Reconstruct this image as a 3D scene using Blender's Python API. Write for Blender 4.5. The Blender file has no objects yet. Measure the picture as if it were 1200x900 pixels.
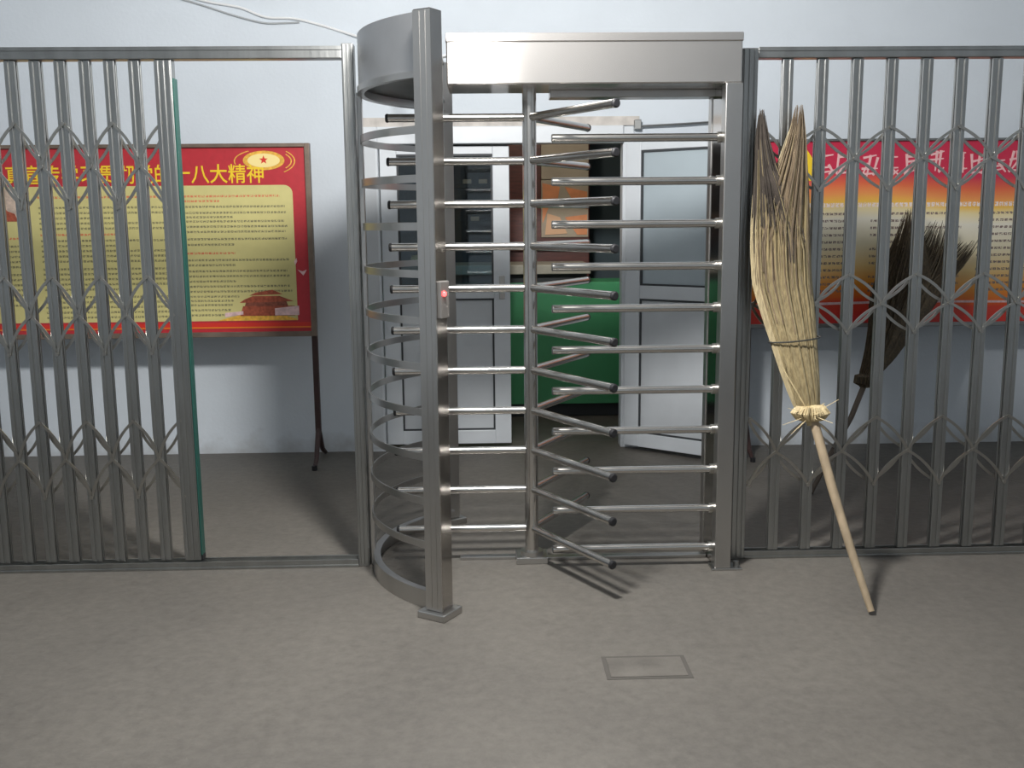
import bpy, bmesh, math, random
from math import sin, cos, pi, radians as R
from mathutils import Vector, Matrix
random.seed(7)
SC = bpy.context.scene
COL = SC.collection

# ------------------------------------------------------------------ camera
F, PITCH, ROLL, YAW, HC, DC = 1184.5, .16133, .00922, .02698, 1.4855, 4.2705
fw = Vector((sin(YAW)*cos(PITCH), cos(YAW)*cos(PITCH), -sin(PITCH)))
rt = Vector((cos(YAW), -sin(YAW), 0)); up = rt.cross(fw)
Rx = cos(ROLL)*rt - sin(ROLL)*up; Ux = sin(ROLL)*rt + cos(ROLL)*up
cam = bpy.data.objects.new('camera', bpy.data.cameras.new('camera')); COL.objects.link(cam)
cam.matrix_world = Matrix(((Rx.x, Ux.x, -fw.x, 0), (Rx.y, Ux.y, -fw.y, -DC), (Rx.z, Ux.z, -fw.z, HC), (0, 0, 0, 1)))
cam.data.sensor_width = 36; cam.data.lens = 36*F/1200; cam.data.clip_start = .05
SC.camera = cam

# ------------------------------------------------------------------ world, exposure
w = bpy.data.worlds.new('world'); SC.world = w; w.use_nodes = True
w.node_tree.nodes['Background'].inputs[0].default_value = (.5, .56, .65, 1)
w.node_tree.nodes['Background'].inputs[1].default_value = .10
SC.view_settings.view_transform = 'Standard'; SC.view_settings.look = 'None'
SC.view_settings.gamma = 1; SC.view_settings.use_curve_mapping = False
SC.view_settings.exposure = 0.0
LAMP = (-.02, -1.25, 2.93); LAMP_W = 410; LAMP_RGB = (1, .985, .96)

# ------------------------------------------------------------------ materials
def mat(name, col, rough=.6, metal=0, var=0, scale=8, bump=0, bscale=60, spec=.5, stretch=None, aniso=0, emit=None, col2=None):
    m = bpy.data.materials.new(name); m.use_nodes = True
    nt = m.node_tree; N = nt.nodes; L = nt.links; b = N['Principled BSDF']
    b.inputs['Base Color'].default_value = (*col, 1); b.inputs['Roughness'].default_value = rough
    b.inputs['Metallic'].default_value = metal; b.inputs['Specular IOR Level'].default_value = spec
    if emit:
        b.inputs['Emission Color'].default_value = (*emit[:3], 1); b.inputs['Emission Strength'].default_value = emit[3]
    tc = N.new('ShaderNodeTexCoord'); mp = N.new('ShaderNodeMapping')
    L.new(tc.outputs['Object'], mp.inputs[0])
    if stretch: mp.inputs['Scale'].default_value = stretch
    if var:
        n = N.new('ShaderNodeTexNoise'); n.inputs['Scale'].default_value = scale; n.inputs['Detail'].default_value = 5
        L.new(mp.outputs[0], n.inputs['Vector'])
        r = N.new('ShaderNodeValToRGB'); r.color_ramp.elements[0].position = .3; r.color_ramp.elements[1].position = .7
        c2 = col2 or tuple(c*(1-var) for c in col)
        c1 = tuple(min(1, c*(1+var*.5)) for c in col) if not col2 else col
        r.color_ramp.elements[0].color = (*c2, 1); r.color_ramp.elements[1].color = (*c1, 1)
        L.new(n.outputs[0], r.inputs[0]); L.new(r.outputs[0], b.inputs['Base Color'])
    if bump:
        n2 = N.new('ShaderNodeTexNoise'); n2.inputs['Scale'].default_value = bscale; n2.inputs['Detail'].default_value = 4
        L.new(mp.outputs[0], n2.inputs['Vector'])
        bp = N.new('ShaderNodeBump'); bp.inputs['Strength'].default_value = bump; bp.inputs['Distance'].default_value = .01
        L.new(n2.outputs[0], bp.inputs['Height']); L.new(bp.outputs[0], b.inputs['Normal'])
    if aniso:
        t = N.new('ShaderNodeTangent'); t.direction_type = 'UV_MAP'; t.uv_map = 'grain'
        b.inputs['Anisotropic'].default_value = aniso; L.new(t.outputs[0], b.inputs['Tangent']); b.inputs['Anisotropic Rotation'].default_value = .25
        g = N.new('ShaderNodeBsdfPrincipled'); g.inputs['Base Color'].default_value = (*col, 1); g.inputs['Metallic'].default_value = 1; g.inputs['Roughness'].default_value = .62
        mx = N.new('ShaderNodeMixShader'); mx.inputs[0].default_value = .15; L.new(b.outputs[0], mx.inputs[1]); L.new(g.outputs[0], mx.inputs[2]); L.new(mx.outputs[0], N['Material Output'].inputs[0])
    return m

def glass(name, tint=(.75, .85, .9), gl=.12):
    m = bpy.data.materials.new(name); m.use_nodes = True
    nt = m.node_tree; N = nt.nodes; L = nt.links
    N.remove(N['Principled BSDF'])
    t = N.new('ShaderNodeBsdfTransparent'); t.inputs[0].default_value = (*tint, 1)
    g = N.new('ShaderNodeBsdfGlossy'); g.inputs['Roughness'].default_value = .03
    mx = N.new('ShaderNodeMixShader'); mx.inputs[0].default_value = gl
    L.new(t.outputs[0], mx.inputs[1]); L.new(g.outputs[0], mx.inputs[2]); L.new(mx.outputs[0], N['Material Output'].inputs[0])
    return m

M = {}
M['steel'] = mat('stainless_steel', (.50, .49, .475), .3, 1, .12, 5, .06, 30, stretch=(1, 1, .3))
M['steel_bar'] = mat('polished_steel_tube', (.60, .58, .55), .2, 1, .06, 6)
M['steel_gate'] = mat('gate_steel', (.41, .415, .405), .33, 1, .15, 7, .08, 30, stretch=(2, 2, .4))
M['steel_dark'] = mat('dull_gate_steel', (.3, .305, .3), .42, 1, .1, 8)
M['steel_mirror'] = mat('mirror_steel', (.46, .44, .42), .12, 1, .1, 5)
M['steel_head'] = mat('brushed_header_steel', (.60, .575, .55), .19, 1, .08, 4, aniso=1.0)
M['steel_drum'] = mat('satin_drum_steel', (.5, .5, .505), .42, 1, .1, 5)
M['link'] = mat('link_steel', (.5, .48, .44), .28, 1, .1, 9)
M['black'] = mat('black_rubber', (.015, .015, .017), .5)
M['green_strip'] = mat('green_edge_strip', (.014, .075, .06), .4)
M['wood_frame'] = mat('bronze_board_frame', (.21, .16, .125), .45, .35, .25, 12)
M['leg'] = mat('brown_leg', (.06, .032, .03), .45, .2, .2, 12)
M['red'] = mat('poster_red', (.50, .03, .042), .42, 0, .1, 25)
M['red2'] = mat('poster_bright_red', (.66, .035, .022), .42)
M['yellow'] = mat('poster_yellow', (.64, .575, .24), .5, 0, .05, 14)
M['title'] = mat('title_yellow', (.90, .62, .03), .4)
M['gold'] = mat('emblem_gold', (.86, .48, .07), .4, 0, .3, 60)
M['cream'] = mat('emblem_cream', (.92, .75, .32), .4)
M['orange'] = mat('orange_line', (.80, .22, .02), .4)
M['pinkwhite'] = mat('pink_white_print', (.80, .55, .55), .45, 0, .25, 40)
M['palace'] = mat('palace_red_print', (.40, .09, .045), .45, 0, .4, 60)
M['palace_d'] = mat('palace_brown_print', (.26, .075, .045), .45, 0, .4, 60)
M['pillarpic'] = mat('grey_pink_print', (.60, .47, .38), .45, 0, .35, 35)
M['brush'] = mat('pink_brush_lettering', (.84, .50, .50), .45)
M['door'] = mat('white_door_paint', (.70, .735, .77), .38, 0, .05, 5)
M['door_panel'] = mat('white_door_panel', (.62, .65, .68), .42, 0, .06, 5)
M['gasket'] = mat('dark_gasket', (.05, .055, .06), .6)
M['pane'] = glass('clear_pane', (.55, .67, .73), .08)
M['frost'] = mat('frosted_pane', (.44, .51, .55), .18, 0, .05, 3)
M['cable_w'] = mat('white_cable', (.82, .83, .83), .4)
M['cable_g'] = mat('grey_cable', (.42, .44, .45), .5)
M['straw'] = mat('straw', (.43, .355, .205), .6, 0, .45, 14, stretch=(8, 8, 1.2), col2=(.24, .19, .105))
M['straw_tip'] = mat('straw_tips', (.30, .235, .155), .65, 0, .45, 14, stretch=(8, 8, 1.2), col2=(.16, .12, .085))
M['straw_dark'] = mat('dark_straw', (.115, .085, .045), .7, 0, .5, 14, stretch=(8, 8, 1.2), col2=(.035, .026, .018))
M['straw_black'] = mat('blackened_straw', (.085, .07, .058), .7, 0, .4, 12)
M['bamboo'] = mat('bamboo_handle', (.38, .295, .195), .45, 0, .25, 9, stretch=(3, 3, .8))
M['bamboo_d'] = mat('dark_handle', (.10, .075, .055), .6, 0, .3, 9)
M['collar'] = mat('rope_collar', (.60, .48, .27), .7, 0, .3, 50)
M['wire'] = mat('binding_wire', (.10, .10, .09), .4, .6)
M['green'] = mat('green_counter_front', (.09, .43, .19), .38, 0, .1, 4)
M['counter'] = mat('beige_counter_top', (.42, .40, .33), .5, 0, .15, 10)
M['redwood'] = mat('red_brown_wood', (.11, .026, .018), .45, 0, .4, 9, stretch=(1, 1, 6))
M['creamwood'] = mat('cream_panel', (.45, .38, .29), .6, 0, .1, 6)
M['orangepic'] = mat('orange_picture', (.80, .30, .12), .45, 0, .15, 12)
M['peach'] = mat('peach_picture', (.75, .45, .26), .45)
M['bulb'] = mat('bulb_glass', (1, 1, 1), .3, emit=(*LAMP_RGB, 60))
M['lampw'] = mat('lamp_white_plastic', (.8, .8, .78), .4)
M['led'] = mat('red_led', (.4, 0, 0), .3, emit=(1, .03, .03, 14))
M['bag'] = mat('pale_yellow_paper', (.55, .50, .25), .6)
M['dot'] = mat('pale_card', (.75, .55, .40), .6)

def wall_mat():
    m = mat('pale_blue_wall', (.69, .745, .80), .8, 0, .06, 1.6, .12, 45)
    nt = m.node_tree; N = nt.nodes; L = nt.links; b = N['Principled BSDF']
    tc = N.new('ShaderNodeTexCoord'); sx = N.new('ShaderNodeSeparateXYZ'); L.new(tc.outputs['Object'], sx.inputs[0])
    n = N.new('ShaderNodeTexNoise'); n.inputs['Scale'].default_value = 9; n.inputs['Detail'].default_value = 6
    L.new(tc.outputs['Object'], n.inputs['Vector'])
    a = N.new('ShaderNodeMath'); a.operation = 'MULTIPLY_ADD'; a.inputs[1].default_value = .35; L.new(n.outputs[0], a.inputs[0])
    L.new(sx.outputs['Z'], a.inputs[2])
    rp = N.new('ShaderNodeMapRange'); rp.inputs[1].default_value = .16; rp.inputs[2].default_value = .30; rp.inputs[3].default_value = .45; rp.inputs[4].default_value = 0
    L.new(a.outputs[0], rp.inputs[0])                       # splash-dirt at the very foot of the wall
    mx = N.new('ShaderNodeMix'); mx.data_type = 'RGBA'
    src = b.inputs['Base Color'].links[0].from_socket
    L.new(rp.outputs[0], mx.inputs[0]); L.new(src, mx.inputs[6]); mx.inputs[7].default_value = (.34, .33, .31, 1)
    L.new(mx.outputs[2], b.inputs['Base Color'])
    return m
M['wall'] = wall_mat()

def floor_mat():
    m = mat('worn_concrete', (.150, .138, .120), .62, 0, .22, 1.1, .25, 35, col2=(.113, .104, .092))
    nt = m.node_tree; N = nt.nodes; L = nt.links; b = N['Principled BSDF']
    tc = N.new('ShaderNodeTexCoord')
    n = N.new('ShaderNodeTexNoise'); n.inputs['Scale'].default_value = 22; n.inputs['Detail'].default_value = 8; n.inputs['Roughness'].default_value = .7
    L.new(tc.outputs['Object'], n.inputs['Vector'])
    rp = N.new('ShaderNodeMapRange'); rp.inputs[1].default_value = .3; rp.inputs[2].default_value = .7; rp.inputs[3].default_value = .8; rp.inputs[4].default_value = 1.15
    L.new(n.outputs[0], rp.inputs[0])
    mx = N.new('ShaderNodeMix'); mx.data_type = 'RGBA'; mx.blend_type = 'MULTIPLY'; mx.inputs[0].default_value = 1
    src = b.inputs['Base Color'].links[0].from_socket
    L.new(src, mx.inputs[6]); L.new(rp.outputs[0], mx.inputs[7]); L.new(mx.outputs[2], b.inputs['Base Color'])
    return m
M['floor'] = floor_mat()
M['hatch'] = mat('concrete_patch', (.133, .122, .107), .65, 0, .25, 9, .3, 40)
M['joint'] = mat('dark_joint', (.085, .078, .069), .8)
M['rack'] = mat('dark_rack_steel', (.035, .045, .05), .6)
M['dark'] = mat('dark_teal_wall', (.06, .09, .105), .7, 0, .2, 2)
M['ceil'] = mat('ceiling_paint', (.34, .35, .36), .85, 0, .05, 2)
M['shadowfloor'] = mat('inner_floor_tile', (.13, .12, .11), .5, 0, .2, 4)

def print_text_mat(name, ink, cell):
    """Print of small characters: alpha by character cells along U (metres), broken by noise; flat print only."""
    m = bpy.data.materials.new(name); m.use_nodes = True
    nt = m.node_tree; N = nt.nodes; L = nt.links; b = N['Principled BSDF']
    b.inputs['Base Color'].default_value = (*ink, 1); b.inputs['Roughness'].default_value = .6
    tc = N.new('ShaderNodeTexCoord'); sx = N.new('ShaderNodeSeparateXYZ'); L.new(tc.outputs['Object'], sx.inputs[0])
    d = N.new('ShaderNodeMath'); d.operation = 'DIVIDE'; d.inputs[1].default_value = cell; L.new(sx.outputs['X'], d.inputs[0])
    fr = N.new('ShaderNodeMath'); fr.operation = 'FRACT'; L.new(d.outputs[0], fr.inputs[0])
    lt = N.new('ShaderNodeMath'); lt.operation = 'LESS_THAN'; lt.inputs[1].default_value = .78; L.new(fr.outputs[0], lt.inputs[0])
    n = N.new('ShaderNodeTexNoise'); n.inputs['Scale'].default_value = 3.2/cell; n.inputs['Detail'].default_value = 2
    L.new(tc.outputs['Object'], n.inputs['Vector'])
    gt = N.new('ShaderNodeMath'); gt.operation = 'GREATER_THAN'; gt.inputs[1].default_value = .44; L.new(n.outputs[0], gt.inputs[0])
    mu = N.new('ShaderNodeMath'); mu.operation = 'MULTIPLY'; L.new(lt.outputs[0], mu.inputs[0]); L.new(gt.outputs[0], mu.inputs[1])
    L.new(mu.outputs[0], b.inputs['Alpha'])
    return m
M['ink'] = print_text_mat('small_black_print', (.22, .20, .10), .020)
M['inkred'] = print_text_mat('small_red_print', (.66, .20, .09), .022)
M['ink2'] = print_text_mat('spaced_black_print', (.23, .17, .15), .027)
M['inkwhite'] = print_text_mat('small_white_print', (.85, .72, .68), .028)

# right board's printed colour gradient along Z
def grad_mat():
    m = bpy.data.materials.new('orange_yellow_print'); m.use_nodes = True
    nt = m.node_tree; N = nt.nodes; L = nt.links; b = N['Principled BSDF']; b.inputs['Roughness'].default_value = .42
    tc = N.new('ShaderNodeTexCoord'); sx = N.new('ShaderNodeSeparateXYZ'); L.new(tc.outputs['Object'], sx.inputs[0])
    wv = N.new('ShaderNodeMath'); wv.operation = 'SINE'; k = N.new('ShaderNodeMath'); k.operation = 'MULTIPLY'; k.inputs[1].default_value = 4.2
    L.new(sx.outputs['X'], k.inputs[0]); L.new(k.outputs[0], wv.inputs[0])
    ma = N.new('ShaderNodeMath'); ma.operation = 'MULTIPLY_ADD'; ma.inputs[1].default_value = .022
    L.new(wv.outputs[0], ma.inputs[0]); L.new(sx.outputs['Z'], ma.inputs[2])
    mr = N.new('ShaderNodeMapRange'); mr.inputs[1].default_value = .84; mr.inputs[2].default_value = 1.93
    L.new(ma.outputs[0], mr.inputs[0])
    r = N.new('ShaderNodeValToRGB'); L.new(mr.outputs[0], r.inputs[0]); L.new(r.outputs[0], b.inputs['Base Color'])
    stops = [(0, (.60, .03, .025)), (.10, (.66, .05, .02)), (.125, (.74, .13, .015)), (.20, (.80, .30, .03)), (.30, (.82, .58, .24)),
             (.42, (.80, .72, .50)), (.56, (.78, .74, .62)), (.62, (.80, .67, .36)), (.655, (.84, .50, .08)), (.70, (.80, .30, .09)),
             (.755, (.72, .14, .06)), (.82, (.56, .03, .075)), (1, (.54, .022, .065))]
    els = r.color_ramp.elements
    els[0].position, els[0].color = stops[0][0], (*stops[0][1], 1)
    els[1].position, els[1].color = stops[-1][0], (*stops[-1][1], 1)
    for q, c in stops[1:-1]:
        e = els.new(q); e.color = (*c, 1)
    return m
M['grad'] = grad_mat()

# ------------------------------------------------------------------ mesh helpers
class MB:
    def __init__(s): s.v = []; s.f = []
    def add(s, v, f):
        o = len(s.v); s.v += [tuple(p) for p in v]; s.f += [tuple(i+o for i in q) for q in f]; return s
    def box(s, x0, x1, y0, y1, z0, z1, c=0):
        if c <= 0:
            v = [(x, y, z) for z in (z0, z1) for y in (y0, y1) for x in (x0, x1)]
            return s.add(v, [(0, 2, 3, 1), (4, 5, 7, 6), (0, 1, 5, 4), (2, 6, 7, 3), (0, 4, 6, 2), (1, 3, 7, 5)])
        bm = bmesh.new(); bmesh.ops.create_cube(bm, size=1)
        for q in bm.verts: q.co = Vector(((x0+x1)/2+q.co.x*(x1-x0), (y0+y1)/2+q.co.y*(y1-y0), (z0+z1)/2+q.co.z*(z1-z0)))
        bmesh.ops.bevel(bm, geom=bm.edges[:], offset=c, segments=2, affect='EDGES', profile=.5)
        s.frombm(bm); return s
    def frombm(s, bm, mtx=None):
        bm.verts.index_update()
        v = [(mtx @ q.co if mtx else q.co.copy()) for q in bm.verts]; f = [[q.index for q in fc.verts] for fc in bm.faces]
        bm.free(); return s.add(v, f)
    def obox(s, c, ax, ay, hx, hy, z0, z1, ch=0):
        """upright box with axes ax, ay (2-vectors) about c"""
        t = MB(); t.box(-hx, hx, -hy, hy, z0, z1, ch)
        return s.add([(c[0]+p[0]*ax[0]+p[1]*ay[0], c[1]+p[0]*ax[1]+p[1]*ay[1], p[2]) for p in t.v], t.f)
    def tube(s, path, r, n=10, cap=True):
        P = [Vector(p) for p in path]; k = len(P)
        rr = r if isinstance(r, (list, tuple)) else [r]*k
        ref = None; V = []
        for i in range(k):
            t = (P[min(i+1, k-1)]-P[max(i-1, 0)]).normalized()
            if ref is None: ref = Vector((0, 0, 1)) if abs(t.z) < .9 else Vector((1, 0, 0))
            a = (ref - t*ref.dot(t)).normalized(); b = t.cross(a); ref = a
            V += [P[i]+(a*cos(2*pi*j/n)+b*sin(2*pi*j/n))*rr[i] for j in range(n)]
        Fc = [(i*n+j, i*n+(j+1) % n, (i+1)*n+(j+1) % n, (i+1)*n+j) for i in range(k-1) for j in range(n)]
        if cap: Fc += [tuple(range(n-1, -1, -1)), tuple(range((k-1)*n, k*n))]
        return s.add(V, Fc)
    def prism(s, pts, y0, y1):
        """polygon in XZ extruded along Y"""
        n = len(pts); v = [(x, y0, z) for x, z in pts]+[(x, y1, z) for x, z in pts]
        return s.add(v, [tuple(range(n)), tuple(range(2*n-1, n-1, -1))]+[(i, i+n, (i+1) % n+n, (i+1) % n) for i in range(n)])
    def arc(s, c, r0, r1, a0, a1, z0, z1, n=36):
        """band of rectangular section bent round the vertical axis"""
        V = []
        for i in range(n+1):
            a = a0+(a1-a0)*i/n; x, y = cos(a), sin(a)
            V += [(c[0]+r0*x, c[1]+r0*y, z0), (c[0]+r1*x, c[1]+r1*y, z0), (c[0]+r1*x, c[1]+r1*y, z1), (c[0]+r0*x, c[1]+r0*y, z1)]
        Fc = [(i*4+j, (i+1)*4+j, (i+1)*4+(j+1) % 4, i*4+(j+1) % 4) for i in range(n) for j in range(4)]
        return s.add(V, Fc+[(0, 1, 2, 3), (n*4+3, n*4+2, n*4+1, n*4)])
    def mesh(s, name, m, org=(0, 0, 0), smooth=False):
        me = bpy.data.meshes.new(name)
        me.from_pydata([(p[0]-org[0], p[1]-org[1], p[2]-org[2]) for p in s.v], [], s.f)
        bm = bmesh.new(); bm.from_mesh(me); bmesh.ops.recalc_face_normals(bm, faces=bm.faces[:]); bm.to_mesh(me); bm.free()
        me.materials.append(m)
        if smooth:
            me.polygons.foreach_set('use_smooth', [True]*len(me.polygons))
            try: me.set_sharp_from_angle(angle=R(40))
            except Exception: pass
        return me
    def build(s, name, m, parent=None, smooth=False, org=None):
        """vertices are in world metres; the object's origin sits at its thing's base (or org)"""
        o0 = ORG.get(parent.name, (0, 0, 0)) if parent else (0, 0, 0)
        og = org or o0
        ob = bpy.data.objects.new(name, s.mesh(name, m, og, smooth)); COL.objects.link(ob)
        ob.location = tuple(og[i]-o0[i] for i in range(3))
        if parent: ob.parent = parent
        ORG[ob.name] = og
        return ob
ORG = {}

def thing(name, loc, label, cat, group=None):
    o = bpy.data.objects.new(name, None); COL.objects.link(o); o.location = loc; o.empty_display_size = .1
    ORG[o.name] = tuple(loc); o['label'] = label; o['category'] = cat
    if group: o['group'] = group
    return o
def tag(o, label, cat, group=None):
    o['label'] = label; o['category'] = cat
    if group: o['group'] = group
    return o
def struct(o): o['kind'] = 'structure'; return o
def inst(name, me, parent, loc, rot=(0, 0, 0)):
    o = bpy.data.objects.new(name, me); COL.objects.link(o); o.parent = parent
    po = ORG[parent.name]; o.location = tuple(loc[i]-po[i] for i in range(3)); o.rotation_euler = rot
    ORG[o.name] = tuple(loc); return o
def sub(name, me, parent, loc):
    """child placed in its parent's own axes"""
    o = bpy.data.objects.new(name, me); COL.objects.link(o); o.parent = parent; o.location = loc; return o

# ------------------------------------------------------------------ the setting
WY = 2.2                                     # face of the back wall
DX0, DX1, DZ = -.76, .955, 2.06              # door opening
b = MB(); b.box(-5, 5.6, -7, WY+.2, -.1, 0)
floor = struct(b.build('floor', M['floor']))
b = MB(); b.box(-5, DX0, WY, WY+.2, 0, 4.8); b.box(DX1, 5.6, WY, WY+.2, 0, 4.8); b.box(DX0, DX1, WY, WY+.2, DZ, 4.8)
struct(b.build('wall_back', M['wall']))
struct(MB().box(-5.2, -5, -7, WY+.2, 0, 4.8).build('wall_left', M['wall']))
struct(MB().box(5.6, 5.8, -7, WY+.2, 0, 4.8).build('wall_right', M['wall']))
struct(MB().box(-5.2, 5.8, -7.2, -7, 0, 4.8).build('wall_front', M['wall']))
struct(MB().box(-5.2, 5.8, -7.2, WY+.2, 4.8, 4.95).build('ceiling', M['ceil']))
# storeroom beyond the door
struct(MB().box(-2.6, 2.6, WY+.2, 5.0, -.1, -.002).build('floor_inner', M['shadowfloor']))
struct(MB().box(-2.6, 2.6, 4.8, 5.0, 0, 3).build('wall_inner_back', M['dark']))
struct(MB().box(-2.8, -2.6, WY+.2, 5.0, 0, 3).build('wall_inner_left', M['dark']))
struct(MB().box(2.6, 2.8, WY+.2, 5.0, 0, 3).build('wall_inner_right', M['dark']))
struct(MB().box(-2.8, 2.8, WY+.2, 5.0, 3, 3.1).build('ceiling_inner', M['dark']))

# rectangular patch let into the concrete in front of the turnstile
pt = MB().box(.40, .655, -1.165, -1.02, -.004, .0035, .0015).build('floor_patch', M['hatch'], floor)
b = MB()
for x0, x1, y0, y1 in ((.385, .40, -1.18, -1.005), (.655, .67, -1.18, -1.005), (.40, .655, -1.18, -1.165), (.40, .655, -1.02, -1.005)):
    b.box(x0, x1, y0, y1, -.004, .0012)
b.build('patch_joint', M['joint'], floor)

# ------------------------------------------------------------------ double door
def leaf(name, hinge, ang, width, z0, z1, frost, flip, handle_side):
    """a half-glazed white leaf; local x runs from the hinge"""
    T = 0.045
    d = bpy.data.objects.new(name, None); COL.objects.link(d); d.location = hinge; d.rotation_euler = (0, 0, ang)
    ORG[d.name] = (0, 0, 0); struct(d)
    st = .105; rz = .055
    def part(nm, mb, m):
        o = bpy.data.objects.new(nm, mb.mesh(nm, m)); COL.objects.link(o); o.parent = d; return o
    W = width
    for x0 in (0, W-st): part('stile', MB().box(x0, x0+st, -T/2, T/2, z0, z1, .004), M['door'])
    part('rail', MB().box(st, W-st, -T/2+.001, T/2-.001, z1-.05, z1, .003), M['door'])
    part('rail', MB().box(st, W-st, -T/2+.001, T/2-.001, .985, 1.068, .003), M['door'])
    part('rail', MB().box(st, W-st, -T/2+.001, T/2-.001, z0, z0+.09, .003), M['door'])
    part('pane', MB().box(st-.004, W-st+.004, -.004, .004, 1.064, z1-.046), M['frost'] if frost else M['pane'])
    part('panel', MB().box(st-.004, W-st+.004, -.010, .010, z0+.086, .99), M['door_panel'])
    g = MB()
    for za, zb in ((1.068, z1-.05), (z0+.09, .985)):
        for x0, x1, q0, q1 in ((st, st+.012, za, zb), (W-st-.012, W-st, za, zb), (st+.012, W-st-.012, za, za+.012), (st+.012, W-st-.012, zb-.012, zb)):
            g.box(x0, x1, -.0165, .0165, q0, q1)
    part('gasket', g, M['gasket'])
    hx = W-st/2
    h = MB(); h.box(hx-.018, hx+.018, -T/2-.008, -T/2, .98, 1.13, .003)
    h.tube([(hx, -T/2-.006, 1.06), (hx, -T/2-.045, 1.06), (hx-.10, -T/2-.05, 1.06)], .008, 8)
    part('handle', h, M['steel'])
    return d
leaf('door_1', (-.645, WY+.07, 0), 0, .815, .03, 1.945, False, 1, 1)
leaf('door_2', (.912, WY-.03, 0), R(-39), .80, .03, 1.95, True, 1, 1)
fr = MB(); fr.box(DX0+.001, -.65, WY-.02, WY+.12, 0, 2.059, .004); fr.box(.885, DX1-.001, WY+.01, WY+.12, 0, 2.059, .004); fr.box(-.65, .885, WY-.02, WY+.12, 1.955, 2.059, .004)
struct(fr.build('trim_1', M['door']))
fg = MB(); fg.box(-.752, -.662, WY-.024, WY-.0195, .02, 1.99); struct(fg.build('trim_2', M['door_panel']))
# rough plaster band above the frame, with the rod of a worn door closer
struct(MB().box(-.80, .985, WY-.006, WY, 2.06, 2.115).build('trim_3', mat('rough_plaster', (.62, .58, .54), .85, 0, .2, 14, .4, 30)))
cl = MB(); cl.tube([(.97, WY-.035, 2.05), (1.25, WY-.04, 2.062), (1.47, WY-.03, 2.075)], .007, 8); cl.box(.95, .99, WY-.06, WY, 2.03, 2.09, .004); cl.box(1.46, 1.50, WY-.05, WY, 2.05, 2.10, .004)
tag(cl.build('closer_rod', M['steel_dark'], org=(.97, WY, 2.05)), 'thin dark metal rod on the wall just above the open white door', 'rod')

# ------------------------------------------------------------------ storeroom contents
ct = thing('counter', (-.1, 3.5, 0), 'long counter with bright green front and beige top seen through the open doorway', 'counter')
MB().box(-1.3, 1.5, 3.27, 3.75, .1, 1.02, .004).build('green_front', M['green'], ct)
MB().box(-1.26, 1.46, 3.32, 3.75, 0, .1).build('plinth', M['gasket'], ct)
MB().box(-1.3, .79, 3.2, 3.8, 1.085, 1.155, .006).build('top', M['counter'], ct)
MB().box(-1.28, .77, 3.29, 3.75, 1.02, 1.085).build('underframe', M['gasket'], ct)
hu = thing('wall_cabinet', (.5, 4.1, 0), 'red-brown wooden cabinet with a cream door and an orange picture behind the counter', 'cabinet')
MB().box(.20, .86, 3.98, 4.4, 0, 2.35, .006).build('body', M['redwood'], hu)
MB().box(.47, .85, 3.955, 3.98, 1.80, 2.30, .004).build('door', M['creamwood'], hu)
MB().box(.47, .85, 3.962, 3.98, 1.34, 1.795, .004).build('picture_ground', M['creamwood'], hu)
b = MB()
b.prism([(.48, 1.45), (.48, 1.77), (.62, 1.74), (.60, 1.62), (.53, 1.58)], 3.955, 3.962)
b.prism([(.66, 1.74), (.84, 1.70), (.84, 1.56), (.74, 1.60)], 3.955, 3.962)
b.prism([(.66, 1.50), (.84, 1.52), (.84, 1.36), (.76, 1.36)], 3.955, 3.962)
b.build('orange_leaves', M['orangepic'], hu)
b = MB(); b.prism([(.50, 1.36), (.52, 1.53), (.62, 1.50), (.68, 1.37)], 3.955, 3.962); b.build('peach_leaf', M['peach'], hu)
MB().box(.20, .86, 3.93, 3.98, 1.235, 1.30, .004).build('shelf_edge', M['redwood'], hu)
bg = MB(); bg.add([(-.57, 3.42, 1.156), (-.33, 3.42, 1.156), (-.33, 3.6, 1.156), (-.57, 3.6, 1.156), (-.54, 3.45, 1.21), (-.30, 3.46, 1.23), (-.34, 3.57, 1.25), (-.55, 3.56, 1.22)],
       [(0, 1, 2, 3), (4, 5, 6, 7), (0, 1, 5, 4), (1, 2, 6, 5), (2, 3, 7, 6), (3, 0, 4, 7)])
tag(bg.build('paper_packet', M['bag'], org=(-.45, 3.5, 1.156)), 'crumpled pale yellow packet lying on the counter behind the left door pane', 'packet')
# open shelves far left, seen through the clear pane
sh = thing('shelf_rack', (-.5, 4.3, 0), 'dark metal shelf rack behind the glass of the left door', 'shelf')
for z in (.5, 1.0, 1.45, 1.75, 2.1): MB().box(-1.3, .1, 4.1, 4.5, z, z+.025).build('shelf', M['rack'], sh)
for x in (-1.3, .07):
    for y in (4.1, 4.47): MB().box(x, x+.03, y, y+.03, 0, 2.2).build('post', M['rack'], sh)
for i, (x, z) in enumerate(((-.10, 1.477), (-.03, 1.777), (-.16, 1.777))):
    tag(MB().box(x, x+.07, 4.12, 4.25, z, z+.035, .004).build('small_box', M['dot'], org=(x, 4.2, z)),
        ('pale flat box on the lower shelf seen through the left door pane', 'pale flat box at the right end of the upper shelf', 'pale flat box on the upper shelf, left of the other one there')[i], 'box', 'pale boxes on the storeroom shelves')

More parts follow.
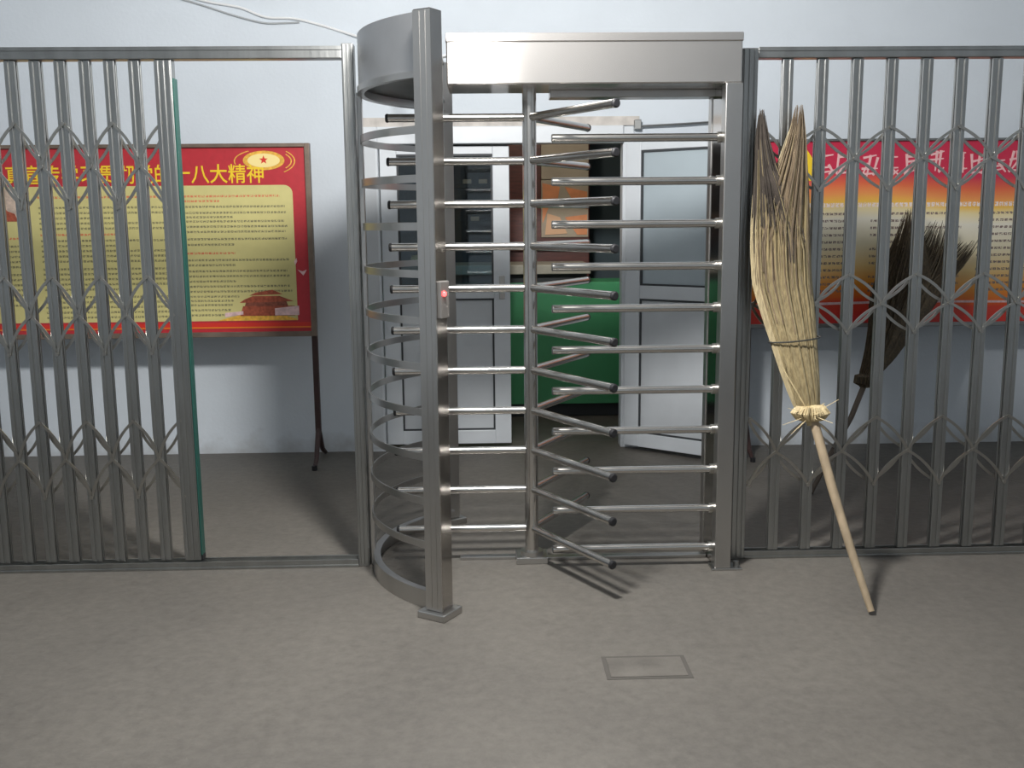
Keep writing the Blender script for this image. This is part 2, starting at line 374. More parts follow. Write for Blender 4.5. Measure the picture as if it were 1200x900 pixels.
# ------------------------------------------------------------------ lamps
def pendant(name, loc, ceil, watt, rgb, label, r, bm_):
    t = thing(name, (loc[0], loc[1], ceil), label, 'lamp')
    x, y, z = loc
    MB().tube([(x, y, ceil), (x, y, ceil-.02)], .05, 16).build('ceiling_rose', M['lampw'], t, True)
    MB().tube([(x, y, ceil-.02), (x, y, z+.15)], .004, 8).build('cord', M['cable_w'], t, True)
    MB().tube([(x, y, z+.16), (x, y, z+.09)], .022, 14).build('holder', M['lampw'], t, True)
    s = MB(); bm = bmesh.new(); bmesh.ops.create_uvsphere(bm, u_segments=16, v_segments=10, radius=r*.55)
    s.frombm(bm, Matrix.Translation((x, y, z+.05))); s.build('bulb', bm_, t, True)
    L = bpy.data.lights.new(name+'_light', 'POINT'); L.energy = watt; L.color = rgb; L.shadow_soft_size = r
    o = bpy.data.objects.new('lamp_light', L); COL.objects.link(o); o.parent = t; o.location = (0, 0, z-r-.03-ceil)
pendant('pendant_lamp', LAMP, 4.8, LAMP_W, LAMP_RGB, 'bare white bulb hanging on a cord from the ceiling in front of the turnstile', .13, M['bulb'])
pendant('storeroom_lamp', (.55, 2.72, 2.62), 3.0, 16, (1, .86, .7), 'small bulb hanging inside the room beyond the doorway', .04, mat('small_bulb', (1, 1, 1), .3, emit=(1, .86, .7, 8)))

# ------------------------------------------------------------------ turnstile
CX, CY, RC = .196, 0, .69
ts = thing('turnstile', (CX, CY, 0), 'full-height stainless steel turnstile with curved cage and rows of rotor arms in the middle', 'turnstile')
PA = R(237.8)                                     # bearing of the front cage post; the back post mirrors it
def cage_post(sgn):
    a = sgn*PA; rad = (cos(a), sin(a)); tan = (-sin(a), cos(a)); rp = .712
    c = (CX+rad[0]*rp, CY+rad[1]*rp)
    p = MB().obox(c, rad, tan, .037, .037, .028, 2.205, .005).build('cage_post', M['steel_mirror'] if sgn > 0 else M['steel'], ts)
    for off in (-.012, .012):
        cc = (c[0]+rad[0]*.037+tan[0]*off, c[1]+rad[1]*.037+tan[1]*off)
        MB().obox(cc, rad, tan, .0025, .005, .04, 2.195).build('raised_rib', M['steel'], p)
    cf = (c[0]+rad[0]*.037, c[1]+rad[1]*.037)
    MB().obox(cf, rad, tan, .0012, .0365, .03, 2.2).build('face_plate', M['steel'], p)
    MB().obox(c, rad, tan, .062, .062, 0, .028, .004).build('foot_plate', M['steel'], p)
    return c, rad, tan, p
c, rad, tan, fp = cage_post(1)
cage_post(-1)
# sensor box on the inner face of the front post, with a red led
s = -1 if tan[0] < 0 else 1
cs = (c[0]+tan[0]*s*.044, c[1]+tan[1]*s*.044)
sb = MB().obox(cs, rad, tan, .028, .0085, 1.135, 1.27, .004).build('sensor_box', mat('sensor_housing', (.30, .285, .27), .4, .7), ts)
cl_ = (c[0]+tan[0]*s*.053+rad[0]*.008, c[1]+tan[1]*s*.053+rad[1]*.008)
bm = bmesh.new(); bmesh.ops.create_uvsphere(bm, u_segments=12, v_segments=8, radius=.0095)
MB().frombm(bm, Matrix.Translation((cl_[0], cl_[1], 1.225))).build('led', M['led'], sb, True)
# drum band, its cover, hoops, kick plate
A0, A1 = R(237.8), R(122.2)
MB().arc((CX, CY), RC-.004, RC, A0, A1, 1.998, 2.21, 48).build('drum_band', M['steel_drum'], ts, True)
MB().arc((CX, CY), RC-.022, RC+.006, A0, A1, 1.986, 2.010, 48).build('drum_rim', M['steel'], ts, True)
b = MB(); ring = [(CX+(RC-.005)*cos(A0+(A1-A0)*i/40), CY+(RC-.005)*sin(A0+(A1-A0)*i/40)) for i in range(41)]
n = len(ring); b.add([(x, y, 2.19) for x, y in ring]+[(x, y, 2.196) for x, y in ring],
      [tuple(range(n)), tuple(range(2*n-1, n-1, -1))]+[(i, i+n, (i+1) % n+n, (i+1) % n) for i in range(n)])
b.build('drum_cover', M['steel_drum'], ts)
b = MB(); b.add([(x, y, 2.022) for x, y in ring]+[(x, y, 2.028) for x, y in ring],
      [tuple(range(n)), tuple(range(2*n-1, n-1, -1))]+[(i, i+n, (i+1) % n+n, (i+1) % n) for i in range(n)])
b.build('drum_floor', M['steel_dark'], ts)
PITCHZ = .1722
for k in range(1, 11):
    z = .085+PITCHZ*k
    MB().arc((CX, CY), RC-.006, RC, A0, A1, z-.014, z+.014, 40).build('cage_hoop', M['steel'], ts, True)
MB().arc((CX, CY), RC-.004, RC, A0, A1, 0, .072, 40).build('kick_plate', M['steel'], ts, True)
MB().arc((CX, CY), RC-.03, RC-.004, A0, A1, .066, .072, 40).build('kick_plate_lip', M['steel_drum'], ts, True)
# cage post at the gate side (back of the curve)
MB().box(-.507, -.487, -.02, .02, 0, 2.0, .003).build('cage_stanchion', M['steel'], ts)
# header beam
h = MB().box(-.135, 1.035, -.15, .15, 2.012, 2.2, .006).build('header_box', M['steel_head'], ts)
MB().box(-.137, 1.037, -.156, .156, 2.172, 2.206, .004).build('header_lid', M['steel_head'], h)
for ob in (h, h.children[0]):              # brushing runs along the beam
    uv = ob.data.uv_layers.new(name='grain')
    for lp in ob.data.loops: q = ob.data.vertices[lp.vertex_index].co; uv.data[lp.index].uv = (q.x, q.z+q.y)
MB().box(.285, .975, .04, .14, 1.982, 2.012, .003).build('inner_beam', M['steel'], ts)
MB().box(-.11, -.095, -.1525, -.1495, 2.016, 2.17).build('header_seam', M['steel_dark'], h)
# rotor
MB().tube([(CX, CY, .03), (CX, CY, 2.012)], .029, 24).build('rotor_column', M['steel_bar'], ts, True)
MB().box(CX-.07, CX+.07, -.05, .075, 0, .03, .004).build('rotor_base', M['steel'], ts)
MB().tube([(CX, CY, .03), (CX, CY, .05)], .05, 24).build('bearing_ring', M['steel'], ts, True)
ARM = .59
arm_me = MB().tube([(.025, 0, 0), (ARM-.012, 0, 0)], .0165, 16).mesh('rotor_arm', M['steel_bar'], smooth=True)
cap_me = MB().tube([(ARM-.012, 0, 0), (ARM-.004, 0, 0), (ARM, 0, 0)], [.0178, .0178, .013], 14).mesh('end_cap', M['black'], smooth=True)
for k in range(11):
    z = .152+.1747*k
    for a in (180, -60, 60):
        ar = inst('rotor_arm', arm_me, ts, (CX, CY, z), (0, 0, R(a)))
        sub('end_cap', cap_me, ar, (0, 0, 0))
# fixed comb and right-hand side post
bar_me = MB().tube([(0, 0, 0), (.684, 0, 0)], .0165, 16).mesh('comb_bar', M['steel_bar'], smooth=True)
plug_me = MB().tube([(-.004, 0, 0), (0, 0, 0)], [.014, .0172], 14).mesh('bar_plug', M['steel_dark'], smooth=True)
ring_me = MB().tube([(.668, 0, 0), (.684, 0, 0)], .0215, 14).mesh('weld_collar', M['link'], smooth=True)
for k in range(11):
    o = inst('comb_bar', bar_me, ts, (.284, -.1, .085+.1722*k))
    sub('bar_plug', plug_me, o, (0, 0, 0)); sub('weld_collar', ring_me, o, (0, 0, 0))
MB().box(.968, 1.037, -.165, -.095, .008, 2.012, .004).build('side_post', M['steel'], ts)
MB().box(.970, 1.030, -.095, .075, .008, 2.012, .003).build('side_panel', M['steel_mirror'], ts)
MB().box(.966, 1.032, .075, .135, .008, 2.012, .003).build('side_post', M['steel'], ts)
MB().box(.955, 1.085, -.172, -.09, 0, .008, .002).build('foot_plate', M['steel'], ts)
MB().tube([(1.063, -.15, .006), (1.063, -.15, .034)], .013, 6).build('anchor_bolt', M['steel_dark'], ts)
MB().box(-.12, CX-.07, .02, .06, 0, .014, .002).build('floor_sill', M['steel'], ts)
MB().box(CX+.07, .968, .0, .04, 0, .014, .002).build('floor_sill', M['steel'], ts)

# ------------------------------------------------------------------ gates
def grooved_post(name, x0, x1, y0, y1, z0, z1, parent, m=None, grooves=2):
    p = MB().box(x0, x1, y0, y1, z0, z1, .003).build(name, m or M['steel_gate'], parent)
    wd = (x1-x0)/(grooves+1)
    for g in range(grooves+1):
        MB().box(x0+g*wd+.005, x0+(g+1)*wd-.005, y0-.005, y0+.001, z0+.01, z1-.004, .0015).build('raised_strip', M['steel_gate'], p)
    return p
def bar_mesh(wd, z0, z1):
    b = MB(); hw = wd/2; g = .005
    for y0, y1 in ((-.018, -.005), (.005, .018)):
        b.box(-hw, -g, y0, y1, z0, z1, .002); b.box(g, hw, y0, y1, z0, z1, .002); b.box(-g, g, y0+.005, y1-.005, z0, z1)
    return b.mesh('upright', M['steel_gate'])
def link_mesh(dx, dz, bow, yy):
    """flat strip from (0,0) to (dx,dz), slightly bowed"""
    n = 8; L = math.hypot(dx, dz); nx, nz = -dz/L, dx/L; hw = .0058; V = []
    for i in range(n+1):
        t = i/n; o = bow*4*t*(1-t); x = dx*t+nx*o; z = dz*t+nz*o
        for y in (yy-.002, yy+.002):
            V += [(x-nx*hw, y, z-nz*hw), (x+nx*hw, y, z+nz*hw)]
    F = []
    for i in range(n):
        a = i*4; c = a+4
        F += [(a, a+1, c+1, c), (a+2, c+2, c+3, a+3), (a, c, c+2, a+2), (a+1, a+3, c+3, c+1)]
    F += [(0, 2, 3, 1), (n*4, n*4+1, n*4+3, n*4+2)]
    return MB().add(V, F).mesh('scissor_link', M['link'])
def lattice(parent, xs, levels, phase0):
    """crossing links over the bays between uprights xs; levels = (node z, half height)"""
    rv = MB()
    for li, (zn, hh) in enumerate(levels):
        ph = (phase0+li) % 2                      # uprights i with i%2==ph carry the apexes
        cache = {}
        for i in range(len(xs)-1):
            dx = xs[i+1]-xs[i]
            for sg in (1, -1):
                z0, z1 = (zn+sg*hh, zn) if i % 2 == ph else (zn, zn+sg*hh)
                for yy, bow in ((-.0205, .016), (.0205, -.016)):
                    key = (round(dx, 4), round(z1-z0, 4), yy)
                    if key not in cache: cache[key] = link_mesh(dx, z1-z0, bow, yy)
                    inst('scissor_link', cache[key], parent, (xs[i], 0, z0))
        for i, x in enumerate(xs):
            for z in ((zn+hh, zn-hh) if i % 2 == ph else (zn,)):
                rv.tube([(x, -.028, z), (x, -.0225, z)], .008, 8)
    r = rv.build('rivets', M['link'], parent); r['kind'] = 'stuff'

# left: rail and jamb, and the folded-up gate
fl = thing('gate_frame', (-.52, 0, 0), 'steel door frame with top rail and floor track on the left of the turnstile', 'frame')
grooved_post('jamb', -.56, -.512, -.035, .035, 0, 2.19, fl, grooves=2)
grooved_post('jamb', -2.62, -2.55, -.035, .035, 0, 2.175, fl)
tr = MB().box(-2.55, -.56, -.03, .03, 2.132, 2.178, .003).build('top_rail', M['steel_gate'], fl)
MB().box(-2.55, -.56, -.034, -.029, 2.165, 2.18, .001).build('rail_lip', M['steel_gate'], tr)
bt = MB().box(-2.55, -.56, -.045, .03, 0, .012, .002).build('floor_track', M['steel_gate'], fl)
for y in (-.04, .02): MB().box(-2.55, -.56, y, y+.006, .012, .034, .001).build('track_lip', M['steel_gate'], bt)

SP = .0985
xsL = [-1.888+SP*i for i in range(-6, 6)]
gl = thing('folding_gate', (-1.6, 0, .0), 'steel scissor gate pushed together on the left, with its wide end post and green edge', 'gate', 'scissor gates')
bl = bar_mesh(.043, .036, 2.131)
for x in xsL: inst('upright', bl, gl, (x, 0, 0))
ep = grooved_post('end_post', -1.312, -1.242, -.026, .026, .036, 2.131, gl, grooves=2)
MB().box(-1.242, -1.235, -.024, .024, .06, 2.06, .002).build('edge_strip', M['green_strip'], ep)
MB().box(-1.25, -1.233, -.02, .02, .036, .06, .002).build('rubber_foot', M['black'], ep)
lattice(gl, xsL+[-1.297], [(1.715, .168), (1.105, .16), (.49, .165)], 0)

# right
f2 = thing('gate_frame', (1.6, 0, 0), 'steel frame with top rail and floor track on the right of the turnstile', 'frame')
grooved_post('jamb', 1.066, 1.13, -.03, .03, 0, 2.165, f2)
grooved_post('jamb', 2.95, 3.02, -.03, .03, 0, 2.165, f2)
tr = MB().box(1.13, 2.95, -.03, .03, 2.125, 2.165, .003).build('top_rail', M['steel_gate'], f2)
MB().box(1.13, 2.95, -.034, -.029, 2.152, 2.168, .001).build('rail_lip', M['steel_gate'], tr)
bt = MB().box(1.13, 2.95, -.03, .03, 0, .012, .002).build('floor_track', M['steel_gate'], f2)
for y in (-.026, .02): MB().box(1.13, 2.95, y, y+.006, .012, .034, .001).build('track_lip', M['steel_gate'], bt)
SR = .1447
xsR = [1.258+SR*i for i in range(12)]
g2 = thing('folding_gate', (2.0, 0, 0), 'steel scissor gate drawn out on the right, with the straw broom leaning on it', 'gate', 'scissor gates')
br = bar_mesh(.043, .036, 2.124)
for x in xsR: inst('upright', br, g2, (x, 0, 0))
lattice(g2, [1.142]+xsR, [(1.722, .127), (1.118, .123), (.478, .148)], 0)

# ------------------------------------------------------------------ text helper
def lettering(body, size, x, y, z, m, name, parent, thick=0.0, width=None):
    cu = bpy.data.curves.new('lettering_curve', 'FONT'); cu.body = body; cu.size = size; cu.offset = thick; cu.resolution_u = 3
    cu.align_x = 'LEFT'; cu.fill_mode = 'FRONT'
    t = bpy.data.objects.new('lettering_tmp', cu); COL.objects.link(t)
    bpy.context.view_layer.update()
    me = bpy.data.meshes.new_from_object(t.evaluated_get(bpy.context.evaluated_depsgraph_get()))
    bpy.data.objects.remove(t); 
    v = [p.co.copy() for p in me.vertices]; f = [tuple(p.vertices) for p in me.polygons]
    bpy.data.meshes.remove(me)
    if not v: return None
    x0 = min(p.x for p in v); x1 = max(p.x for p in v); y0 = min(p.y for p in v); y1 = max(p.y for p in v)
    k = width/(x1-x0) if width else 1
    mb = MB(); mb.add([(x+(p.x-x0)*k, y, z+p.y-(y0+y1)/2) for p in v], f)
    return mb.build(name, m, parent)

def lines(rows, y, m, name, parent, h=.0125):
    b = MB()
    for x0, x1, z in rows: b.add([(x0, y, z-h/2), (x1, y, z-h/2), (x1, y, z+h/2), (x0, y, z+h/2)], [(0, 1, 2, 3)])
    return b.build(name, m, parent)
def ellipse(cx, cz, rx, rz, n=28, a0=0, a1=2*pi): return [(cx+rx*cos(a0+(a1-a0)*i/n), cz+rz*sin(a0+(a1-a0)*i/n)) for i in range(n)]
def plate(pts, y, t=.0012): return MB().prism(pts, y-t, y)
def easel(t, x0, x1, yb, zt, zb):
    """two legs with splayed feet behind a board"""
    for x in (x0, x1):
        lg = MB().box(x-.017, x+.017, yb, yb+.035, .19, zt, .003).build('leg', M['leg'], t)
        MB().tube([(x, yb+.0175, .22), (x, yb-.10, .05), (x, yb-.185, .012)], [.017, .015, .013], 8).build('front_foot', M['leg'], lg, True)
        MB().tube([(x, yb+.0175, .22), (x, yb+.14, .06), (x, yb+.255, .012)], [.017, .015, .013], 8).build('back_foot', M['leg'], lg, True)
        MB().tube([(x, yb-.185, .0), (x, yb-.185, .028)], .016, 8).build('foot_cap', M['black'], lg, True)

# ------------------------------------------------------------------ left notice board
BL0, BL1, BZ0, BZ1, BY = -3.20, -1.015, .80, 1.94, 1.86
nb = thing('notice_board', (-2.1, 1.9, 0), 'red and yellow notice board with gold Chinese title, standing on brown legs at left', 'notice board', 'notice boards')
MB().box(BL0, BL1, BY, BY+.03, BZ0, BZ1).build('backing', M['wood_frame'], nb)
for x0, x1, z0, z1 in ((BL0, BL0+.03, BZ0, BZ1), (BL1-.03, BL1, BZ0, BZ1), (BL0+.03, BL1-.03, BZ1-.022, BZ1), (BL0+.03, BL1-.03, BZ0, BZ0+.03)):
    MB().box(x0, x1, BY-.02, BY, z0, z1, .003).build('frame_rail', M['wood_frame'], nb)
Y1 = BY-.001
plate([(BL0+.03, BZ0+.03), (BL1-.03, BZ0+.03), (BL1-.03, BZ1-.022), (BL0+.03, BZ1-.022)], Y1+.0005).build('poster_sheet', M['red'], nb)
MB().box(BL0+.03, BL1-.03, Y1-.0028, Y1-.0005, .858, .885).build('lower_band', M['red2'], nb)
MB().box(BL0+.03, BL1-.03, Y1-.0040, Y1-.0028, .852, .860).build('orange_line', M['orange'], nb)
# rounded cream-yellow text panel
rx = .05; x0, x1, z0, z1 = -3.10, -1.125, .897, 1.70
pan = [(x0, z0), (x1, z0)]+[(x1-rx+rx*cos(a), z1-rx+rx*sin(a)) for a in [pi/2*i/6 for i in range(7)]]+[(x0+rx+rx*cos(a), z1-rx+rx*sin(a)) for a in [pi/2+pi/2*i/6 for i in range(7)]]
plate(pan, Y1-.0008).build('text_panel', M['yellow'], nb)
lettering('认真宣传学习贯彻党的十八大精神', .118, -2.905, Y1-.003, 1.768, M['title'], 'title_lettering', nb, .0012, 1.615)
YP = Y1-.0022
rows = []; reds = []
zz = lambda yy: 1.693-(yy-218)*(1.693-.897)/(375-218)       # print rows measured on the sheet, top to bottom
def para(ys, xa, xb, shorts=()):
    for q in ys:
        rows.append((xa, xb-(.32 if q in shorts else random.uniform(0, .03)), zz(q)))
para((241, 248, 253), -1.775, -1.165, (253,)); para((258, 264, 270), -1.775, -1.16, ()); para((278.5, 285), -1.775, -1.16, (285,))
para((303, 309), -1.775, -1.16, (309,)); para((316, 322, 328), -1.775, -1.16, (328,)); para((334, 340, 346), -1.775, -1.15, (346,)); para((351, 356, 362, 368), -1.775, -1.50)
reds += [(-1.775, -1.20, zz(229)), (-1.775, -1.56, zz(234.5)), (-1.775, -1.48, zz(295))]
para((241, 247, 253, 259, 265), -2.62, -1.85, (253,)); para((279, 285, 291, 297, 303), -2.62, -1.85, (285,)); para((312, 318, 324, 330, 336), -2.62, -1.85, (336,)); para((345, 351, 357, 363, 369), -2.62, -1.85)
reds += [(-2.62, -1.9, zz(229)), (-2.62, -2.1, zz(272))]
para((285, 291, 297, 303, 309), -3.05, -2.68); para((318, 324, 330, 336, 342, 348, 354), -3.05, -2.68)
reds += [(-3.05, -2.7, zz(276))]
lines(rows, YP, M['ink'], 'body_print', nb); lines(reds, YP, M['inkred'], 'heading_print', nb)
# little pillar picture at the left of the panel
plate([(-2.95, 1.50), (-2.735, 1.50), (-2.735, 1.69), (-2.95, 1.69)], Y1-.002).build('pillar_picture', M['pillarpic'], nb)
plate([(-2.90, 1.50), (-2.74, 1.50), (-2.76, 1.545), (-2.80, 1.56), (-2.83, 1.60), (-2.87, 1.55)], Y1-.0035).build('pillar_silhouette', M['palace'], nb)
# gold ellipse with a red star, thin arcs round it
plate(ellipse(-1.286, 1.842, .122, .056), Y1-.0012).build('emblem_ground', M['gold'], nb)
plate(ellipse(-1.286, 1.842, .095, .040), Y1-.0024).build('emblem_glow', M['cream'], nb)
plate([(-1.286+(.026 if i % 2 == 0 else .011)*sin(2*pi*i/10), 1.845+(.026 if i % 2 == 0 else .011)*cos(2*pi*i/10)) for i in range(10)], Y1-.0036).build('red_star', M['red2'], nb)
b = MB()
for a0, a1, rx, rz in ((-50, 50, .185, .085), (-38, 42, .165, .068), (120, 200, .175, .07)):
    o = ellipse(-1.286, 1.838, rx, rz, 14, R(a0), R(a1)); i_ = ellipse(-1.286, 1.838, rx-.007, rz-.005, 14, R(a0), R(a1))
    b.prism(o+i_[::-1], Y1-.0026, Y1-.0014)
b.build('emblem_arcs', M['gold'], nb)
# gate tower picture, lower right, and two white birds
plate([(-1.60, .90), (-1.50, .925), (-1.40, .945), (-1.24, .94), (-1.13, .905), (-1.13, .898), (-1.60, .898)], Y1-.002).build('tower_base', M['gold'], nb)
plate([(-1.47, .925), (-1.14, .925), (-1.14, .985), (-1.45, .985)], Y1-.0022).build('tower_wall', M['palace'], nb)
plate([(-1.44, .985), (-1.18, .985), (-1.19, 1.012), (-1.43, 1.012)], Y1-.0024).build('tower_hall', M['palace_d'], nb)
plate([(-1.47, 1.005), (-1.44, 1.025), (-1.39, 1.045), (-1.23, 1.045), (-1.18, 1.025), (-1.145, 1.012)], Y1-.0026).build('tower_roof', M['palace'], nb)
plate([(-1.41, 1.048), (-1.37, 1.066), (-1.27, 1.082), (-1.24, 1.068), (-1.21, 1.055)], Y1-.0028).build('tower_roof', M['palace'], nb)
plate([(-1.56, .92), (-1.45, .935), (-1.45, .955), (-1.56, .945)], Y1-.0038).build('balustrade_print', M['pinkwhite'], nb)
plate([(-1.26, .928), (-1.115, .928), (-1.115, .985), (-1.26, .97)], Y1-.0038).build('balustrade_print', M['pinkwhite'], nb)
b = MB(); b.prism([(-1.115, 1.20), (-1.085, 1.19), (-1.06, 1.20), (-1.068, 1.185), (-1.082, 1.165), (-1.095, 1.18)], Y1-.0028, Y1-.0012)
b.prism([(-1.128, 1.225), (-1.115, 1.25), (-1.118, 1.27), (-1.133, 1.25)], Y1-.0028, Y1-.0012); b.build('white_birds', M['pinkwhite'], nb)
easel(nb, BL0+.05, BL1-.022, BY+.031, 1.90, 0)

# ------------------------------------------------------------------ right notice board
QL0, QL1, QZ0, QZ1, QY = 1.61, 3.95, .81, 1.945, 1.90
n2 = thing('notice_board', (2.7, 1.95, 0), 'red to yellow graded notice board with pale brush lettering behind the right gate', 'notice board', 'notice boards')
MB().box(QL0, QL1, QY, QY+.03, QZ0, QZ1).build('backing', M['steel_gate'], n2)
for x0, x1, z0, z1 in ((QL0, QL0+.02, QZ0, QZ1), (QL1-.02, QL1, QZ0, QZ1), (QL0+.02, QL1-.02, QZ1-.015, QZ1), (QL0+.02, QL1-.02, QZ0, QZ0+.025)):
    MB().box(x0, x1, QY-.018, QY, z0, z1, .003).build('frame_rail', M['steel_dark'], n2)
Y2 = QY-.001
plate([(QL0+.02, QZ0+.025), (QL1-.02, QZ0+.025), (QL1-.02, QZ1-.015), (QL0+.02, QZ1-.015)], Y2+.0005).build('poster_sheet', M['grad'], n2)
lines([(QL0+.3, QL1-.1, 1.553)], Y2-.0014, M['inkwhite'], 'subtitle_print', n2, .026)
plate([(QL0+.02, .955), (2.6, .972), (QL1-.02, .955), (QL1-.02, .943), (2.6, .958), (QL0+.02, .938)], Y2-.001).build('white_swash', M['pinkwhite'], n2)
fl_ = [(1.93, 1.70), (1.99, 1.70), (2.02, 1.76), (1.99, 1.83), (1.955, 1.88), (1.945, 1.83), (1.905, 1.78)]
plate(fl_, Y2-.001).build('yellow_flame', M['title'], n2)
# brush lettering: too blurred to read, so brush strokes of the same size and spacing
rnd = random.Random(11)
for gx in (2.07, 2.19, 2.34, 2.46, 2.60, 2.74, 2.88, 3.00, 3.12, 3.24, 3.38, 3.52, 3.66, 3.80):
    b = MB(); q = 0
    def stroke(xa, za, xb, zb, t_):
        global q
        L_ = math.hypot(xb-xa, zb-za); nx, nz = -(zb-za)/L_*t_, (xb-xa)/L_*t_
        b.prism([(xa-nx, za-nz), (xb-nx*.5, zb-nz*.5), (xb+nx*.5, zb+nz*.5), (xa+nx, za+nz)], Y2-.0016-.0003*q, Y2-.0008); q += 1
    zc = 1.795+rnd.uniform(-.008, .008)
    J = lambda v=.012: rnd.uniform(-v, v)
    w_ = .0085
    for k in sorted(rnd.sample(range(4), rnd.choice((2, 3)))): stroke(gx-.042+J(), zc+.045-.032*k, gx+.045+J(), zc+.056-.032*k+J(), w_*.85)
    for k in rnd.sample(range(3), 2): stroke(gx-.034+.034*k+J(), zc+.060+J(), gx-.042+.036*k+J(), zc-.055+J(), w_)
    if rnd.random() < .7: stroke(gx-.002+J(), zc+.012+J(), gx-.048, zc-.062, w_*.8)
    if rnd.random() < .7: stroke(gx+.008+J(), zc+J(), gx+.052, zc-.055+J(), w_)
    if rnd.random() < .5: stroke(gx+.02, zc-.058, gx+.048+J(), zc-.03, w_*.8)
    b.build('brush_glyph', M['brush'], n2)
rows = []; 
for ci, (xa, xb) in enumerate(((1.70, 2.26), (2.36, 2.92), (3.02, 3.52), (3.60, 3.88))):
    for q in range(12):
        z = 1.50-.0425*q
        x_ = xa+(.05 if (q+ci) % 4 == 1 else 0); e_ = xb-(rnd.choice((0, 0, .02, .25)))
        rows.append((x_, e_, z))
lines(rows, Y2-.0014, M['ink2'], 'body_print', n2, .0145)
easel(n2, QL0+.03, QL1-.05, QY+.031, 1.90, 0)

# ------------------------------------------------------------------ brooms
def lerp_tab(tab, s):
    k = s*(len(tab)-1); i = min(int(k), len(tab)-2); t = k-i
    return [tab[i][j]+(tab[i+1][j]-tab[i][j])*t for j in range(len(tab[0]))]
def strands(tab, count, rnd, depth, r0, steps=9, ends=(.8, 1.0), start=(0, 0)):
    """straws following a table of (x, y, z, halfwidth)"""
    b = MB()
    for _ in range(count):
        u = rnd.uniform(-1, 1); v = rnd.uniform(-1, 1)*math.sqrt(max(0, 1-u*u)); e = rnd.uniform(*ends); P = []
        st = rnd.uniform(*start)
        ju, jv = rnd.uniform(-.12, .12), rnd.uniform(-.15, .15)
        for i in range(steps+1):
            s_ = st+(e-st)*i/steps; x, y, z, wd = lerp_tab(tab, s_)
            P.append((x+(u+ju*s_)*wd, y+(v+jv*s_)*depth*min(1, wd/.08+.2), z))
        b.tube(P, [r0]*(steps-2)+[r0*.8, r0*.6, r0*.25], 3, False)
    return b
rnd = random.Random(5)
bm_ = thing('straw_broom', (1.444, -.679, 0), 'large pale straw broom standing upside down against the right gate, bristles up', 'broom', 'straw brooms')
hd = [(1.446, -.682, .012), (1.40, -.56, .225), (1.355, -.455, .44), (1.325, -.385, .60), (1.300, -.335, .72), (1.285, -.31, .80)]
MB().tube(hd, [.0125, .0165, .0185, .0185, .018, .016], 14).build('handle', M['bamboo'], bm_, True)
base = [(1.292, -.335, .70, .038), (1.283, -.317, .756, .055), (1.27, -.28, .855, .073), (1.256, -.22, .986, .091), (1.239, -.17, 1.121, .109), (1.223, -.14, 1.224, .116), (1.219, -.11, 1.397, .116)]
body = base+[(1.220, -.096, 1.57, .105)]
L_t = base+[(1.192, -.096, 1.535, .085), (1.158, -.09, 1.68, .044), (1.140, -.085, 1.80, .026), (1.135, -.08, 1.92, .010)]
R_t = base+[(1.240, -.096, 1.535, .092), (1.262, -.09, 1.68, .060), (1.280, -.085, 1.80, .036), (1.288, -.08, 1.935, .012)]
for nm, tab, cnt, mt, ends, start, rr_ in (('bristles', body, 620, 'straw', (.75, 1), (0, 0), .0040), ('bristles', R_t, 200, 'straw', (.66, .97), (0, 0), .0036), ('bristles', L_t, 120, 'straw', (.62, .9), (0, 0), .0036),
        ('bristle_tips', R_t, 330, 'straw_tip', (.80, 1), (.3, .62), .0032), ('bristle_tips', L_t, 300, 'straw_black', (.78, 1), (.52, .7), .0032)):
    o = strands(tab, cnt, rnd, .05, rr_, 10, ends, start).build(nm, M[mt], bm_, True); o['kind'] = 'stuff'
b = MB()
for i in range(14):                                 # stray straws hanging out at the neck
    a = rnd.uniform(-.2, .2)
    b.tube([(1.29, -.37, .71), (1.29+rnd.uniform(-.12, .12), -.39+a*.2, .71+rnd.uniform(-.09, .07))], [.0022, .001], 3)
b.tube([(1.27, -.36, .74), (1.19, -.33, .88), (1.165, -.32, .965)], [.0035, .003, .0012], 4)
o = b.build('stray_straws', M['collar'], bm_); o['kind'] = 'stuff'
b = MB()
for i in range(46):                                 # folded-over straw collar at the neck
    a = 2*pi*i/46; cx, cy, cz = 1.296, -.338, .712; k = rnd.uniform(.9, 1.15)
    ca, sa = cos(a), sin(a)
    b.tube([(cx+ca*.02, cy+sa*.02, cz+.03), (cx+ca*.05*k, cy+sa*.04*k, cz+.026), (cx+ca*.070*k, cy+sa*.05*k, cz+.002), (cx+ca*.052*k, cy+sa*.042*k, cz-.02), (cx+ca*.024, cy+sa*.022, cz-.03)], .0055, 4)
o = b.build('collar', M['collar'], bm_, True); o['kind'] = 'stuff'
MB().tube([(1.308, -.345, .665), (1.302, -.34, .69)], .024, 12).build('neck_binding', M['collar'], bm_, True)
pth = [(1.258+.103*cos(2*pi*i/28), -.225+.064*sin(2*pi*i/28), .995+.010*cos(2*pi*i/28)) for i in range(29)]
MB().tube(pth, .0035, 6).build('tie_wire', M['wire'], bm_, True)

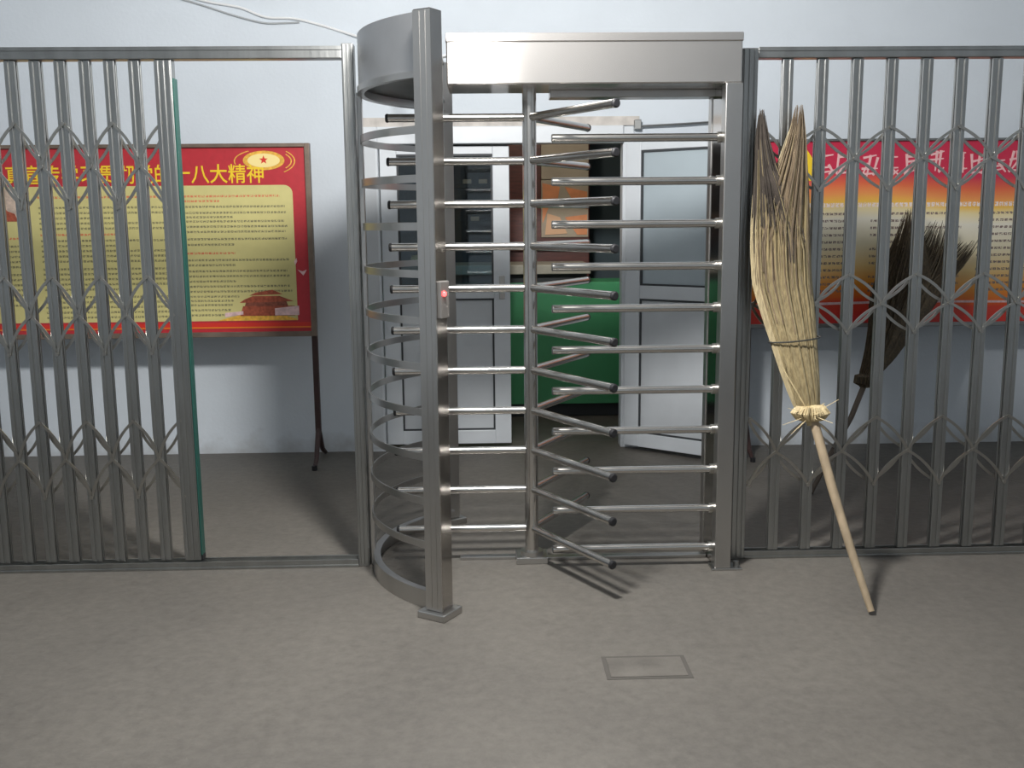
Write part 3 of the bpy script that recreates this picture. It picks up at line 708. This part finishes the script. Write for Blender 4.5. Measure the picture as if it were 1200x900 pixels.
b2 = thing('straw_broom', (1.752, .98, 0), 'dark worn straw broom standing behind the right gate in front of the board', 'broom', 'straw brooms')
MB().tube([(1.752, .98, .012), (1.90, 1.12, .19), (2.06, 1.265, .37), (2.182, 1.40, .544)], [.0125, .014, .015, .016], 12).build('handle', M['bamboo_d'], b2, True)
base = [(2.17, 1.385, .52, .022), (2.20, 1.41, .58, .05), (2.279, 1.46, .673, .088), (2.345, 1.51, .78, .12), (2.41, 1.56, .885, .155), (2.47, 1.61, 1.0, .20)]
T1 = base+[(2.49, 1.655, 1.12, .17), (2.52, 1.70, 1.25, .12), (2.54, 1.74, 1.40, .065), (2.555, 1.76, 1.53, .04)]
T2 = base+[(2.58, 1.655, 1.09, .17), (2.70, 1.70, 1.17, .14), (2.80, 1.74, 1.25, .11), (2.89, 1.77, 1.34, .09)]
T3 = base+[(2.54, 1.655, 1.10, .19), (2.63, 1.70, 1.22, .14), (2.69, 1.74, 1.33, .09), (2.74, 1.77, 1.46, .06)]
for tab, cnt in ((T1, 420), (T2, 360), (T3, 280)):
    o = strands(tab, cnt, rnd, .06, .0040, 10, (.66, 1)).build('bristles', M['straw_dark'], b2, True); o['kind'] = 'stuff'
b = MB()
for i in range(30):
    a = 2*pi*i/30; cx, cy, cz = 2.185, 1.40, .56; ca, sa = cos(a), sin(a)
    b.tube([(cx+ca*.02, cy+sa*.02, cz+.03), (cx+ca*.06, cy+sa*.05, cz+.02), (cx+ca*.065, cy+sa*.05, cz-.015), (cx+ca*.02, cy+sa*.02, cz-.04)], .006, 4)
o = b.build('collar', M['straw_dark'], b2, True); o['kind'] = 'stuff'

# ------------------------------------------------------------------ cables along the wall
def smooth_path(P, n=8):
    out = []; Q = [Vector(p) for p in P]
    for i in range(len(Q)-1):
        p0, p1, p2, p3 = Q[max(i-1, 0)], Q[i], Q[i+1], Q[min(i+2, len(Q)-1)]
        for k in range(n):
            t = k/n; out.append(.5*((2*p1)+(p2-p0)*t+(2*p0-5*p1+4*p2-p3)*t*t+(3*p1-p0-3*p2+p3)*t*t*t))
    out.append(Q[-1]); return out
c1 = MB().tube(smooth_path([(-2.1, 2.185, 2.93), (-1.684, 2.185, 2.812), (-1.46, 2.185, 2.77), (-1.30, 2.185, 2.712), (-1.1, 2.185, 2.698), (-.80, 2.18, 2.612), (-.62, 2.05, 2.53), (-.35, 1.2, 2.30), (0, .3, 2.232), (.1, .10, 2.2150)]), .0075, 8)
tag(c1.build('power_cable', M['cable_w'], smooth=True, org=(-1.684, 2.185, 2.812)), 'white cable running along the top of the wall down to the turnstile', 'cable')
c2 = MB().tube(smooth_path([(-2.1, 2.19, 2.90), (-1.72, 2.19, 2.795), (-1.50, 2.19, 2.725), (-1.32, 2.19, 2.680), (-1.2, 2.19, 2.678), (-1.1, 2.19, 2.682)]), .0055, 8)
tag(c2.build('thin_cable', M['cable_g'], smooth=True, org=(-1.5, 2.19, 2.725)), 'thin grey cable just below the white one on the wall', 'cable')
